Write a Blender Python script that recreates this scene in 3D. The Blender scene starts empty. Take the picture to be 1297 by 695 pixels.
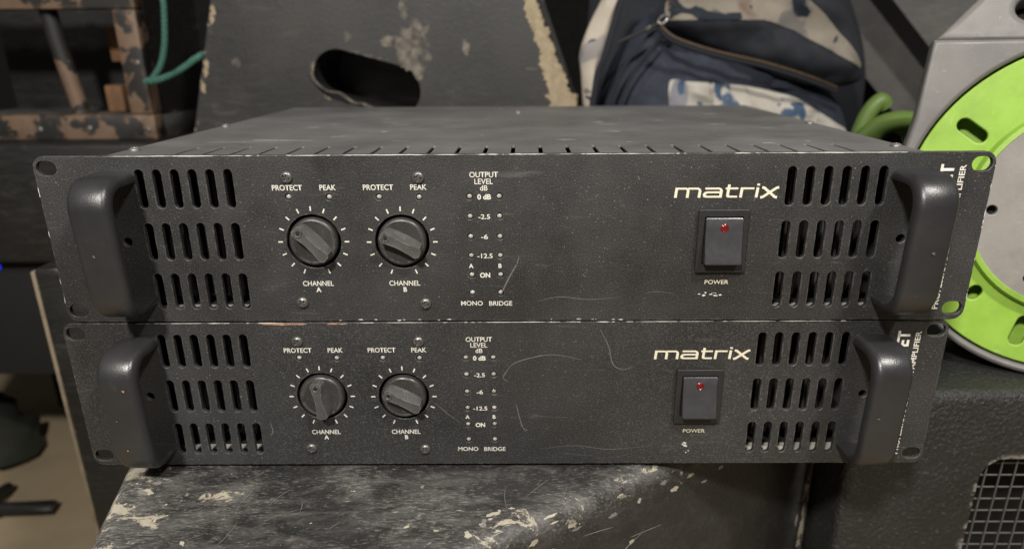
import bpy, bmesh, math, random
from mathutils import Vector, Matrix, noise
from mathutils.bvhtree import BVHTree
random.seed(7)
S = 0.001                                   # all lengths below are millimetres
scene = bpy.context.scene
COL = scene.collection

# ------------------------------------------------------------------ camera
cam_d = bpy.data.cameras.new('camera'); cam = bpy.data.objects.new('camera', cam_d); COL.objects.link(cam)
pitch, yaw, roll = 0.36203, -0.010892, -0.006877
cp, sp, cy, sy = math.cos(pitch), math.sin(pitch), math.cos(yaw), math.sin(yaw)
fwd = Vector((sy*cp, cy*cp, -sp)); r0 = Vector((cy, -sy, 0)); u0 = r0.cross(fwd)
rgt = math.cos(roll)*r0 + math.sin(roll)*u0; upv = -math.sin(roll)*r0 + math.cos(roll)*u0
m = Matrix((rgt, upv, -fwd)).transposed().to_4x4(); m.translation = Vector((8.094, -370.5, 226.08))*S
cam.matrix_world = m
cam_d.sensor_width = 36; cam_d.lens = 925.306/1297*36
cam_d.shift_x = -10.85/1297; cam_d.shift_y = 66.09/1297
cam_d.clip_start = 0.01; cam_d.clip_end = 50
cam_d.dof.use_dof = True; cam_d.dof.focus_distance = 0.385; cam_d.dof.aperture_fstop = 6.5
scene.camera = cam

# ------------------------------------------------------------------ light
world = bpy.data.worlds.new('World'); scene.world = world; world.use_nodes = True
bg = world.node_tree.nodes['Background']; bg.inputs[0].default_value = (1.0, 0.97, 0.93, 1); bg.inputs[1].default_value = 0.05
def lamp(name, loc, aim, size, power, col=(1.0, 0.955, 0.895)):
    d = bpy.data.lights.new(name, 'AREA'); d.shape = 'DISK'; d.size = size; d.energy = power; d.color = col
    o = bpy.data.objects.new(name, d); COL.objects.link(o); o.location = loc
    o.rotation_euler = (Vector(aim)-Vector(loc)).to_track_quat('-Z', 'Y').to_euler()
lamp('ceiling_lamp', (-0.26, -0.86, 0.92), (0.0, 0.1, 0.1), 0.11, 18.5)
lamp('ceiling_lamp', (0.50, -0.60, 1.05), (0.1, 0.1, 0.1), 0.11, 11.5)
scene.view_settings.view_transform = 'Standard'; scene.view_settings.look = 'None'
scene.view_settings.exposure = 0.05; scene.view_settings.gamma = 1
scene.render.engine = 'CYCLES'

# ------------------------------------------------------------------ materials
class Mat:
    def __init__(s, name, rough=0.5, metal=0.0, spec=0.5):
        s.m = bpy.data.materials.new(name); s.m.use_nodes = True; s.t = s.m.node_tree
        s.b = s.t.nodes['Principled BSDF']; s.b.inputs['Roughness'].default_value = rough
        s.b.inputs['Metallic'].default_value = metal; s.b.inputs['Specular IOR Level'].default_value = spec
        s.pos = s.t.nodes.new('ShaderNodeNewGeometry').outputs['Position']
    def put(s, n, key, v):
        i = n.inputs[key]
        if hasattr(v, 'is_output'): s.t.links.new(v, i)
        elif isinstance(v, (tuple, list)) and len(v) == 3 and i.type == 'RGBA': i.default_value = (*v, 1)
        else: i.default_value = v
    def n(s, typ, props=None, **ins):
        n = s.t.nodes.new('ShaderNode'+typ)
        for k, v in (props or {}).items(): setattr(n, k, v)
        for k, v in ins.items(): s.put(n, int(k[1:]) if k[0] == 'i' and k[1:].isdigit() else k, v)
        return n
    def map(s, scale=(1, 1, 1), rot=(0, 0, 0), loc=(0, 0, 0)):
        return s.n('Mapping', i0=s.pos, Scale=scale, Rotation=rot, Location=loc).outputs[0]
    def noise(s, scale, detail=4, rough=0.55, vec=None, dist=0.0):
        return s.n('TexNoise', Vector=vec or s.pos, Scale=scale, Detail=detail, Roughness=rough, Distortion=dist).outputs[0]
    def ramp(s, fac, a, b, va=0.0, vb=1.0):
        return s.n('MapRange', {'clamp': True}, i0=fac, i1=a, i2=b, i3=va, i4=vb).outputs[0]
    def math(s, op, a, b=0.0): return s.n('Math', {'operation': op}, i0=a, i1=b).outputs[0]
    def mix(s, fac, a, b):
        n = s.t.nodes.new('ShaderNodeMix'); n.data_type = 'RGBA'
        s.put(n, 0, fac); s.put(n, 6, a); s.put(n, 7, b); return n.outputs[2]
    def edge(s, radius, lo=0.80, hi=0.985):
        bn = s.n('Bevel', {'samples': 4}, Radius=radius).outputs[0]
        g = s.t.nodes.new('ShaderNodeNewGeometry').outputs['Normal']
        d = s.n('VectorMath', {'operation': 'DOT_PRODUCT'}, i0=bn, i1=g).outputs['Value']
        return s.ramp(d, lo, hi, 1.0, 0.0)
    def bump(s, h, strength, dist):
        s.put(s.b, 'Normal', s.n('Bump', Strength=strength, Distance=dist, Height=h).outputs[0])
    def col(s, c): s.put(s.b, 'Base Color', c); return s
    def rough(s, r): s.put(s.b, 'Roughness', r); return s

def plain(name, c, rough=0.5, metal=0.0, var=0.15, scale=60, bump=0.0, spec=0.5):
    k = Mat(name, rough, metal, spec); f = k.noise(scale, 5)
    k.col(k.mix(f, tuple(x*(1-var) for x in c), tuple(x*(1+var) for x in c)))
    k.rough(k.ramp(k.noise(scale*2.3, 3), 0.3, 0.7, max(rough-.08, .02), min(rough+.1, 1)))
    if bump: k.bump(k.noise(1400, 3), bump, 0.0004)
    return k.m

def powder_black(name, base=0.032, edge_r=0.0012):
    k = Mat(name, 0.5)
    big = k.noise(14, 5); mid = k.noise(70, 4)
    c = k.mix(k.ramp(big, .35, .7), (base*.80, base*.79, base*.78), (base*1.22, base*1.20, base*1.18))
    grain = k.noise(1500, 2)
    c = k.mix(k.ramp(grain, .52, .78, 0, .68), c, (.118, .117, .114))
    # fine pale dust specks and hairline scuffs
    sp_ = k.n('TexVoronoi', {'feature': 'F1'}, Vector=k.pos, Scale=480.0)
    spk = k.math('MULTIPLY', k.ramp(sp_.outputs['Distance'], .05, .20, 1, 0), k.ramp(k.noise(120, 3), .44, .62))
    c = k.mix(k.math('MULTIPLY', spk, k.ramp(k.noise(16, 4), .35, .65, .12, .8)), c, (.30, .29, .27))
    hair = k.noise(26, 6, .6, k.map((1, 1, 9), (0, .6, 0)), 1.2)
    c = k.mix(k.math('MULTIPLY', k.ramp(hair, .63, .74), .25), c, (.16, .155, .145))
    ed = k.math('MULTIPLY', k.edge(edge_r), k.ramp(k.noise(240, 4), .46, .60))
    c = k.mix(k.math('MULTIPLY', ed, .4), c, (.40, .37, .33))
    k.col(c); k.rough(k.ramp(k.math('ADD', k.math('MULTIPLY', big, .6), k.math('MULTIPLY', mid, .4)), .38, .62, .36, .64)); k.bump(k.noise(1000, 2), .5, .0004)
    return k.m

def scuffed_black(name, base=0.03, chip=(.50, .44, .33), streak_rot=.5, amount=1.0, edge_r=.016, edge_amt=1.0, rough=.42, fl=0.0, st0=.53, fn0=.58, tex=.35, sx=5.5, ss=38):
    """black painted cabinet, scratched down to pale filler, most along its edges"""
    k = Mat(name, rough)
    big = k.noise(9, 6, .6)
    c = k.mix(k.ramp(big, .3, .75), (base*.7, base*.68, base*.66), (base*1.5, base*1.45, base*1.35))
    st = k.noise(ss, 10, .70, k.map((1, sx, sx), (0, 0, streak_rot)), .8)
    stm = k.math('MULTIPLY', k.ramp(st, st0, st0+.2), k.ramp(k.noise(17, 4), .34, .62))
    c = k.mix(k.math('MULTIPLY', stm, .55*amount), c, (.26, .25, .22))
    fine = k.noise(150, 8, .7, k.map((1, sx*1.3, sx*1.3), (0, 0, streak_rot+.35)), .5)
    c = k.mix(k.math('MULTIPLY', k.ramp(fine, fn0, fn0+.17), .5*amount), c, (.34, .32, .28))
    fl1 = k.noise(26, 9, .68, k.map((1, 2.6, 2.6), (0, 0, streak_rot-.2)), .6)
    flm = k.ramp(fl1, .67-.03*fl, .70-.03*fl)
    e = k.edge(edge_r, .72, .995)
    em = k.ramp(k.math('ADD', k.math('MULTIPLY', e, .34*edge_amt), k.noise(52, 9, .7)), .66, .73)
    em = k.math('MULTIPLY', em, k.ramp(e, .02, .3))
    chipc = k.mix(k.noise(90, 5), tuple(v*.65 for v in chip), tuple(v*1.2 for v in chip))
    c = k.mix(k.math('MULTIPLY', flm, .8*amount), c, chipc)
    c = k.mix(k.math('MULTIPLY', em, .9), c, chipc)
    k.col(c); k.rough(k.ramp(st, .3, .75, rough-.12, rough+.25))
    k.bump(k.math('ADD', k.noise(260, 6, .65), k.math('MULTIPLY', flm, -.5)), tex, .0012)
    return k.m

def chipped_tan(name):
    k = Mat(name, .6)
    f = k.noise(20, 8, .62, None, .4)
    tan = k.mix(k.noise(80, 5), (.10, .062, .040), (.21, .14, .092))
    e = k.edge(.012, .7, .99)
    mk = k.ramp(k.math('ADD', f, k.math('MULTIPLY', e, .07)), .515, .535)
    k.col(k.mix(mk, (.018, .017, .016), tan)); k.bump(mk, .5, .0008)
    return k.m

def worn_plastic(name, c0, scuff, amt=1.0):
    """moulded plastic with grime patches, fine scratches and whitened edges"""
    k = Mat(name, .42)
    c = k.mix(k.ramp(k.noise(22, 6, .6), .35, .7), tuple(v*.82 for v in c0), tuple(v*1.1 for v in c0))
    g = k.math('MULTIPLY', k.ramp(k.noise(48, 7, .68), .55, .72), .35); c = k.mix(g, c, tuple(v*.5+.02 for v in c0))
    sc = k.noise(60, 8, .7, k.map((1, 6, 6), (.3, .8, .4)), .6); c = k.mix(k.math('MULTIPLY', k.ramp(sc, .60, .70), .45*amt), c, scuff)
    s2 = k.noise(75, 8, .7, k.map((7, 1, 1.4), (.1, -.5, .2)), .9); c = k.mix(k.math('MULTIPLY', k.ramp(s2, .63, .70), .5*amt), c, scuff)
    e = k.math('MULTIPLY', k.edge(.002, .8, .98), k.ramp(k.noise(140, 4), .45, .6)); c = k.mix(k.math('MULTIPLY', e, .5), c, scuff)
    k.col(c); k.rough(k.ramp(k.noise(40, 6, .65), .3, .7, .32, .6)); k.bump(k.noise(900, 3), .15, .0004)
    return k.m
M = {}
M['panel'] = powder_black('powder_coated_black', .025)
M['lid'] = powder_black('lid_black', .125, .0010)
M['inner'] = plain('zinc_inside', (.42, .40, .375), .45, .2, .6, 130)
M['dark'] = plain('matt_black', (.006, .006, .006), .8)
def handle_plastic():
    k = Mat('handle_satin_black', .3, 0, .7)
    c = k.mix(k.noise(45, 5), (.014, .014, .0148), (.031, .031, .0325))
    e = k.math('MULTIPLY', k.edge(.0016, .80, .985), k.ramp(k.noise(130, 5), .44, .62)); c = k.mix(k.math('MULTIPLY', e, .45), c, (.17, .165, .155))
    c = k.mix(k.math('MULTIPLY', k.ramp(k.noise(60, 7, .7), .64, .72), .3), c, (.14, .135, .13))
    k.col(c); k.rough(k.ramp(k.noise(70, 5), .3, .7, .27, .44)); k.bump(k.noise(1500, 2), .3, .0003); return k.m
M['handle'] = handle_plastic()
def knob_plastic(name, lo, hi):
    k = Mat(name, .33, 0, .65)
    c = k.mix(k.noise(220, 4), (lo, lo*.98, lo*.95), (hi, hi*.98, hi*.94))
    d = k.math('MULTIPLY', k.ramp(k.noise(700, 2), .66, .74), .5); c = k.mix(d, c, (.2, .19, .17))
    e = k.math('MULTIPLY', k.edge(.0012, .75, .97), k.ramp(k.noise(260, 3), .38, .52)); c = k.mix(k.math('MULTIPLY', e, .5), c, (.30, .29, .27))
    k.col(c); k.rough(k.ramp(k.noise(160, 4), .3, .7, .25, .5)); return k.m
M['knob'] = knob_plastic('knob_black', .022, .045); M['pointer'] = knob_plastic('knob_grip', .045, .085)
M['rocker'] = plain('rocker_dark_grey', (.043, .043, .046), .27, 0, .25, 140, .05, .5)
M['bezel'] = plain('bezel_black', (.020, .020, .020), .42, 0, .2, 200)
M['print'] = plain('cream_print', (.66, .635, .56), .6, 0, .35, 500)
M['gold'] = plain('gold_print', (.70, .65, .50), .5, 0, .2, 900)
M['led'] = plain('clear_lamp_lens', (.38, .36, .33), .12, 0, .7, 250)
M['red'] = plain('red_lens', (.13, .008, .008), .2, 0, .6, 900)
M['screw'] = plain('screw_dark_steel', (.15, .145, .135), .36, .6, .3, 400)
M['lidscrew'] = plain('dull_screw', (.22, .21, .20), .45, .6, .3, 300)
M['steel'] = plain('bright_steel', (.55, .53, .50), .32, .9)
M['scratch'] = plain('scratch_pale', (.115, .11, .103), .6, 0, .5, 600)
M['chip'] = plain('paint_chip_white', (.62, .60, .56), .6, 0, .25, 600)
M['rust'] = plain('rust_mark', (.36, .20, .13), .7, 0, .4, 500)
def wedge_paint():
    """black cabinet paint, rubbed grey on top and broken down to cream filler along its edges"""
    k = Mat('scuffed_cabinet', .36)
    def dist(px, py, nx, ny):
        v = k.n('VectorMath', {'operation': 'SUBTRACT'}, i0=k.pos, i1=(px, py, 0)).outputs[0]
        return k.n('VectorMath', {'operation': 'DOT_PRODUCT'}, i0=v, i1=(nx, ny, 0)).outputs['Value']
    z = k.n('SeparateXYZ', i0=k.pos).outputs[2]
    top = k.ramp(z, -.022, -.006)
    wl = k.ramp(dist(-.1816, -.195, .969, .247), .0, .085, 1, 0)
    wd = k.math('MULTIPLY', k.ramp(dist(-.1816, -.195, -.593, .805), .0, .030, 1, 0), k.ramp(z, -.035, -.004))
    wf = k.math('MULTIPLY', k.ramp(dist(0, -.055, 0, -1), .0, .05), top)
    we = k.ramp(dist(.2185, .0992, -.805, -.593), .0, .022, 1, 0)
    def blob(x, y, r):
        return k.ramp(k.n('VectorMath', {'operation': 'DISTANCE'}, i0=k.pos, i1=(x, y, -.002)).outputs['Value'], r*.2, r, 1, 0)
    wb = k.math('MAXIMUM', blob(-.045, -.045, .05), k.math('MAXIMUM', blob(-.16, -.035, .05), blob(-.09, -.012, .03)))
    W = k.math('MAXIMUM', k.math('MAXIMUM', wl, k.math('MULTIPLY', wd, .8)), k.math('MAXIMUM', k.math('MULTIPLY', wf, .55), k.math('MULTIPLY', we, .9)))
    W2 = k.math('MAXIMUM', W, k.math('MULTIPLY', wb, .7))
    c = k.mix(k.ramp(k.noise(11, 6, .6), .3, .75), (.014, .0138, .0135), (.034, .033, .032))
    # broad rubbed grey, only on the upper side
    rub = k.noise(34, 10, .74, k.map((1, 2.0, 2.0), (0, 0, -1.0)), .7)
    rm = k.math('MULTIPLY', k.ramp(k.math('ADD', rub, k.math('MULTIPLY', W2, .14)), .49, .74), k.ramp(top, 0, 1, .2, .75))
    c = k.mix(rm, c, (.135, .130, .121))
    fine = k.noise(240, 9, .75, k.map((1, 3.5, 3.5), (0, 0, -.75)), .4)
    c = k.mix(k.math('MULTIPLY', k.ramp(k.math('ADD', fine, k.math('MULTIPLY', W2, .07)), .56, .70), k.ramp(top, 0, 1, .25, .7)), c, (.29, .275, .245))
    # rubbed streaks along the diagonal edge, its highlight painted in as lighter grey
    e = k.edge(.016, .72, .995)
    al = k.noise(60, 8, .7, k.map((1, 11, 11), (0, 0, -.634)), .3)
    c = k.mix(k.math('MULTIPLY', k.math('MULTIPLY', e, k.ramp(al, .36, .62)), .85), c, (.27, .268, .258))
    # cream flakes
    fk = k.noise(46, 10, .74, k.map((1, 1.7, 1.7), (0, 0, -.9)), .5)
    fm = k.ramp(k.math('ADD', fk, k.math('MULTIPLY', W2, .185)), .705, .725)
    c = k.mix(k.math('MULTIPLY', fm, .92), c, k.mix(k.noise(150, 5), (.30, .27, .20), (.52, .47, .37)))
    k.col(c); k.rough(k.ramp(rm, 0, .7, .30, .62))
    k.bump(k.math('ADD', k.math('ADD', k.noise(300, 7, .7), k.math('MULTIPLY', fm, -.6)), k.math('MULTIPLY', rub, .8)), .35, .0012)
    return k.m
M['wedge'] = wedge_paint()
M['wedge_back'] = scuffed_black('back_cabinet', .025, chip=(.52, .43, .29), streak_rot=1.2, amount=.35, edge_r=.008, edge_amt=.35, rough=.5, fl=-.9)
def cab_paint():
    """black textured cabinet paint, pebbled, with pale rubbed edges"""
    k = Mat('textured_cabinet', .42)
    peb = k.noise(330, 5, .6); big = k.noise(10, 6, .6)
    c = k.mix(k.ramp(big, .3, .7), (.011, .011, .011), (.024, .0235, .0225))
    c = k.mix(k.math('MULTIPLY', k.ramp(peb, .58, .74), .55), c, (.10, .098, .092))
    c = k.mix(k.math('MULTIPLY', k.ramp(k.noise(60, 8, .7, k.map((1, 4, 4), (0, .5, .4)), .6), .62, .72), .35), c, (.16, .155, .14))
    e = k.edge(.009, .75, .99)
    em = k.math('MULTIPLY', k.ramp(k.math('ADD', k.math('MULTIPLY', e, .16), k.noise(75, 9, .7)), .66, .70), k.ramp(e, .05, .3))
    c = k.mix(k.math('MULTIPLY', em, .85), c, (.42, .39, .33))
    k.col(c); k.rough(k.ramp(peb, .3, .7, .32, .55)); k.bump(peb, .9, .0022); return k.m
M['cab'] = cab_paint()
M['case'] = scuffed_black('dark_case', .010, amount=.25, edge_r=.006, edge_amt=.3, rough=.5, fl=-1.5)
M['slope'] = scuffed_black('scuffed_grey_case', .075, amount=.7, streak_rot=.9, edge_r=.006, edge_amt=.2, rough=.5, fl=-1.5)
M['tan'] = chipped_tan('black_paint_over_tan')
M['brown'] = plain('bare_brown_wood', (.20, .105, .05), .7, 0, .4, 60)
M['ply'] = plain('plywood_edge', (.20, .16, .11), .7, 0, .6, 60)
def dusty():
    k = Mat('dusty_scuff', .75); f = k.ramp(k.noise(95, 8, .7), .42, .62)
    k.col(k.mix(f, (.045, .042, .038), (.19, .165, .13))); return k.m
M['dust'] = dusty()
M['bare'] = plain('bare_wood_chip', (.30, .24, .155), .8, 0, .6, 120)
M['cream'] = plain('cream_filler', (.40, .365, .29), .75, 0, .4, 260)
M['palechip'] = plain('polished_scrape', (.27, .27, .265), .4, 0, .4, 300)
M['greychip'] = plain('grey_scrape', (.20, .19, .17), .7, 0, .4, 300)
M['lidust'] = plain('lid_dust', (.36, .34, .31), .8, 0, .7, 260)
M['sink'] = plain('dusty_aluminium', (.07, .068, .064), .5, .3, .5, 120)
M['floor'] = plain('beige_floor', (.36, .285, .18), .8, 0, .25, 12)
M['wall'] = plain('dark_wall', (.006, .006, .006), .9)
M['olive'] = plain('olive_shade_fill', (.020, .022, .014), .85, 0, .3, 40)  # dark tone stands in for shade on the floor
M['wire'] = plain('grille_wire', (.105, .10, .095), .5, .3, .3, 200)
M['grey'] = worn_plastic('grey_plastic', (.165, .158, .150), (.30, .29, .27))
M['greydisc'] = worn_plastic('grey_disc_plastic', (.275, .258, .236), (.42, .40, .37))
M['green'] = worn_plastic('lime_plastic', (.28, .48, .056), (.50, .62, .26), 1.0)
M['greenrub'] = plain('green_rubber', (.095, .155, .032), .55, 0, .2, 50)
M['navy'] = plain('navy_fabric', (.017, .022, .036), .8, 0, .45, 90, .6)
M['navydark'] = plain('navy_dark_fabric', (.012, .014, .020), .85, 0, .3, 300, .4)
M['zip'] = plain('brown_zip', (.055, .034, .020), .6, 0, .5, 200)
M['rubber'] = plain('black_rubber', (.012, .012, .012), .7)
def rope_mat():
    k = Mat('teal_rope', .8); w = k.n('TexWave', {'bands_direction': 'DIAGONAL'}, Vector=k.pos, Scale=120.0, Distortion=2.0).outputs[1]
    k.col(k.mix(w, (.025, .095, .072), (.085, .22, .165))); k.bump(w, .8, .001); return k.m
M['rope'] = rope_mat()
def print_fabric(name, c0, c1, g, bl, br, lo=.56):
    k = Mat(name, .8)
    a = k.noise(12, 3, .5, None, 1.5); b = k.noise(13, 3, .55, k.map(loc=(3, 1, 2)), 2.4); d = k.noise(10, 3, .5, k.map(loc=(7, 5, 1)), 2.2)
    c = k.mix(k.noise(60, 3), c0, c1)
    c = k.mix(k.ramp(a, lo, lo+.05), c, g)
    c = k.mix(k.ramp(b, .60, .63), c, bl)
    c = k.mix(k.ramp(d, .58, .68), c, br)
    k.col(c); k.bump(k.noise(900, 2), .3, .0004); return k.m
M['floral'] = print_fabric('floral_tan_shaded', (.34, .30, .24), (.48, .43, .36), (.25, .23, .22), (.03, .04, .055), (.20, .10, .065))  # tan floral print, darkened in its colour for the shade there
M['floral_white'] = print_fabric('floral_white', (.66, .62, .54), (.80, .77, .70), (.38, .37, .42), (.10, .17, .27), (.62, .56, .50), .53)
def led_blue():
    k = Mat('blue_led', .3); k.col((.02, .05, .6)); k.put(k.b, 'Emission Color', (.01, .04, 1.0)); k.b.inputs['Emission Strength'].default_value = .9; return k.m
M['blue'] = led_blue()

# ------------------------------------------------------------------ mesh helpers
def mesh_of(bm, name='m', smooth=True, scale=S):
    if scale != 1: bmesh.ops.scale(bm, vec=(scale,)*3, verts=bm.verts)
    bmesh.ops.recalc_face_normals(bm, faces=bm.faces)
    me = bpy.data.meshes.new(name); bm.to_mesh(me); bm.free()
    if smooth:
        for p in me.polygons: p.use_smooth = True
        me.set_sharp_from_angle(angle=math.radians(38))
    return me
def obj(name, me, mat, parent=None, loc=None):
    o = bpy.data.objects.new(name, me); COL.objects.link(o)
    if mat and not me.materials: me.materials.append(M[mat])
    if parent: o.parent = parent
    if loc: o.location = Vector(loc)*S
    return o
def tag(o, label=None, cat=None, group=None, kind=None):
    for k, v in (('label', label), ('category', cat), ('group', group), ('kind', kind)):
        if v: o[k] = v
    return o
def thing(name, loc, label, cat, group=None, rot=None):
    o = bpy.data.objects.new(name, None); COL.objects.link(o); o.location = Vector(loc)*S; o.empty_display_size = .01
    if rot: o.rotation_euler = rot
    return tag(o, label, cat, group)
def bm_box(x0, x1, y0, y1, z0, z1, bev=0, seg=2):
    bm = bmesh.new(); bmesh.ops.create_cube(bm, size=1)
    for v in bm.verts: v.co = Vector(((x0+x1)/2+v.co.x*(x1-x0), (y0+y1)/2+v.co.y*(y1-y0), (z0+z1)/2+v.co.z*(z1-z0)))
    if bev: bmesh.ops.bevel(bm, geom=bm.edges[:], offset=bev, segments=seg, affect='EDGES', profile=.5)
    return bm
def box(*a, **k): return mesh_of(bm_box(*a, **k))
def bm_prism(pts, z0, z1, bev=0, seg=3):
    bm = bmesh.new(); b = [bm.verts.new((x, y, z0)) for x, y in pts]; t = [bm.verts.new((x, y, z1)) for x, y in pts]
    n = len(pts); bm.faces.new(b[::-1]); bm.faces.new(t)
    for i in range(n): bm.faces.new((b[i], b[(i+1) % n], t[(i+1) % n], t[i]))
    if bev: bmesh.ops.bevel(bm, geom=bm.edges[:], offset=bev, segments=seg, affect='EDGES', profile=.5)
    return bm
def bm_prism_y(pts, y0, y1, bev=0, seg=3):
    bm = bm_prism(pts, -y1, -y0, bev, seg)
    bmesh.ops.rotate(bm, matrix=Matrix.Rotation(math.pi/2, 3, 'X'), verts=bm.verts)     # (x,y,z)->(x,-z,y)
    return bm
def lathe(prof, seg=32, axis='Y'):
    """profile (r, h); h runs along -Y (towards the viewer)"""
    bm = bmesh.new(); rings = []
    for r, h in prof:
        if r < 1e-6: rings.append([bm.verts.new((0, -h, 0))])
        else: rings.append([bm.verts.new((r*math.cos(2*math.pi*i/seg), -h, r*math.sin(2*math.pi*i/seg))) for i in range(seg)])
    for a, b in zip(rings, rings[1:]):
        for i in range(seg):
            j = (i+1) % seg
            f = [a[i % len(a)], a[j % len(a)], b[j % len(b)], b[i % len(b)]]
            f = list(dict.fromkeys(f))
            if len(f) > 2: bm.faces.new(f)
    return bm
def smooth_path(pts, n=8, closed=False):
    P = [Vector(p) for p in pts]; out = []; N = len(P)
    rng = range(N) if closed else range(N-1)
    for i in rng:
        a, b, c, d = (P[(i-1) % N], P[i], P[(i+1) % N], P[(i+2) % N]) if closed else (P[max(i-1, 0)], P[i], P[i+1], P[min(i+2, N-1)])
        for k in range(n):
            t = k/n
            out.append(.5*((2*b)+(c-a)*t+(2*a-5*b+4*c-d)*t*t+(3*b-a-3*c+d)*t**3))
    if not closed: out.append(P[-1])
    return out
def tube(pts, r, seg=8, r2=None):
    """pts list of Vectors; r a number or function of 0..1; r2 for a flat oval section"""
    bm = bmesh.new(); rings = []; N = len(pts); up = Vector((.13, .31, .94)).normalized()
    for i, p in enumerate(pts):
        d = (pts[min(i+1, N-1)]-pts[max(i-1, 0)]).normalized()
        s = d.cross(up).normalized(); t = s.cross(d)
        rr = r(i/(N-1)) if callable(r) else r; q = r2 or rr
        rings.append([bm.verts.new(p+s*rr*math.cos(2*math.pi*k/seg)+t*q*math.sin(2*math.pi*k/seg)) for k in range(seg)])
    for a, b in zip(rings, rings[1:]):
        for k in range(seg): bm.faces.new((a[k], a[(k+1) % seg], b[(k+1) % seg], b[k]))
    bm.faces.new(rings[0][::-1]); bm.faces.new(rings[-1]); return bm
def stadium(cx, cz, w, h, n=8, ang=0):
    """rounded slot outline, w x h, long side either way"""
    r = min(w, h)/2; pts = []
    if h >= w: ends = [(0, h/2-r, 0), (0, -(h/2-r), math.pi)]
    else: ends = [(w/2-r, 0, -math.pi/2), (-(w/2-r), 0, math.pi/2)]
    for ex, ez, a0 in ends:
        for k in range(n+1):
            a = a0+math.pi*k/n; pts.append((ex+r*math.cos(a), ez+r*math.sin(a)))
    ca, sa = math.cos(ang), math.sin(ang)
    return [(cx+x*ca-z*sa, cz+x*sa+z*ca) for x, z in pts]
def circle(cx, cz, r, n=32): return [(cx+r*math.cos(2*math.pi*i/n), cz+r*math.sin(2*math.pi*i/n)) for i in range(n)]
def rrect(x0, x1, z0, z1, r, n=5):
    pts = []
    for cx, cz, a0 in ((x1-r, z1-r, 0), (x0+r, z1-r, 90), (x0+r, z0+r, 180), (x1-r, z0+r, 270)):
        for k in range(n+1):
            a = math.radians(a0+90*k/n); pts.append((cx+r*math.cos(a), cz+r*math.sin(a)))
    return pts
def to_mesh(o):
    dg = bpy.context.evaluated_depsgraph_get(); dg.update()
    me = bpy.data.meshes.new_from_object(o.evaluated_get(dg)); d = o.data
    bpy.data.objects.remove(o); return me
ROTX = Matrix.Rotation(math.pi/2, 4, 'X')
def plate(loops, y0, y1, bev=.25, flat=False):
    """plate with holes: first loop outside, others holes, in (x, z); front face at y0, back at y1"""
    c = bpy.data.curves.new('c', 'CURVE'); c.dimensions = '2D'; c.fill_mode = 'BOTH'
    for lp in loops:
        s = c.splines.new('POLY'); s.points.add(len(lp)-1); s.use_cyclic_u = True
        for p, (x, z) in zip(s.points, lp): p.co = (x, z, 0, 1)
    c.extrude = max((y1-y0)/2-bev, .001); c.bevel_depth = bev; c.bevel_resolution = 2; c.offset = -bev
    o = bpy.data.objects.new('c', c); COL.objects.link(o); me = to_mesh(o)
    me.transform(Matrix.Scale(S, 4) @ Matrix.Translation((0, (y0+y1)/2, 0)) @ ROTX)
    for p in me.polygons: p.use_smooth = True
    me.set_sharp_from_angle(angle=math.radians(40)); me.materials.clear()
    return me
def boolean(me, cutter):
    a = bpy.data.objects.new('a', me); b = bpy.data.objects.new('b', cutter); COL.objects.link(a); COL.objects.link(b)
    md = a.modifiers.new('x', 'BOOLEAN'); md.operation = 'DIFFERENCE'; md.object = b; md.solver = 'EXACT'
    r = to_mesh(a); bpy.data.objects.remove(b)
    for p in r.polygons: p.use_smooth = True
    r.set_sharp_from_angle(angle=math.radians(38)); r.materials.clear()
    return r
def text_mesh(body, w=None, cap=3.0, weight=0.0, rot=0.0):
    c = bpy.data.curves.new('t', 'FONT'); c.body = body; c.size = 1; c.align_x = 'CENTER'; c.offset = weight; c.resolution_u = 4
    o = bpy.data.objects.new('t', c); COL.objects.link(o); me = to_mesh(o); me.materials.clear()
    xs = [v.co.x for v in me.vertices]; x0, x1 = min(xs), max(xs); k = cap/.70
    sx = (w/(x1-x0)) if w else k
    me.transform(Matrix.Scale(S, 4) @ Matrix.Rotation(rot, 4, 'Y') @ ROTX @ Matrix.Diagonal((sx, k, 1, 1)) @ Matrix.Translation((-(x0+x1)/2, -.35, 0)))
    return me
def strokes(paths, skew=0.0, off=(0, 0), y=0.0):
    """flat lettering from thick polylines: (points, width)"""
    bm = bmesh.new()
    for k, (pts, w) in enumerate(paths):
        P = [Vector((x+skew*z, z)) for x, z in pts]; L = []; N = len(P)
        for i, p in enumerate(P):
            d1 = (P[i]-P[i-1]).normalized() if i else (P[1]-P[0]).normalized()
            d2 = (P[i+1]-P[i]).normalized() if i < N-1 else d1
            t = (d1+d2).normalized(); nn = Vector((-t.y, t.x)); q = max(nn.dot(Vector((-d1.y, d1.x))), .5)
            wi = w[i] if isinstance(w, (list, tuple)) else w
            L.append((p+nn*wi/2/q, p-nn*wi/2/q))
        vs = [[bm.verts.new((off[0]+a.x, y-k*.004, off[1]+a.y)) for a in l] for l in L]
        for a, b in zip(vs, vs[1:]): bm.faces.new((a[0], a[1], b[1], b[0]))
    return mesh_of(bm, smooth=False)
def blob_mesh(cx, cz, r, y, sx=1, sz=1, seed=0, n=14):
    rnd = random.Random(seed); bm = bmesh.new()
    bm.faces.new([bm.verts.new((cx+sx*r*(.5+rnd.random()*.8)*math.cos(2*math.pi*i/n), y, cz+sz*r*(.5+rnd.random()*.8)*math.sin(2*math.pi*i/n))) for i in range(n)])
    return mesh_of(bm, smooth=False)

# ------------------------------------------------------------------ structure
FLOOR = -350
tag(obj('floor', box(-2500, 2500, -1500, 1600, FLOOR-40, FLOOR), 'floor'), kind='structure')
tag(obj('wall', box(-2500, 2500, 1300, 1340, FLOOR, 1500), 'wall'), kind='structure')

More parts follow.
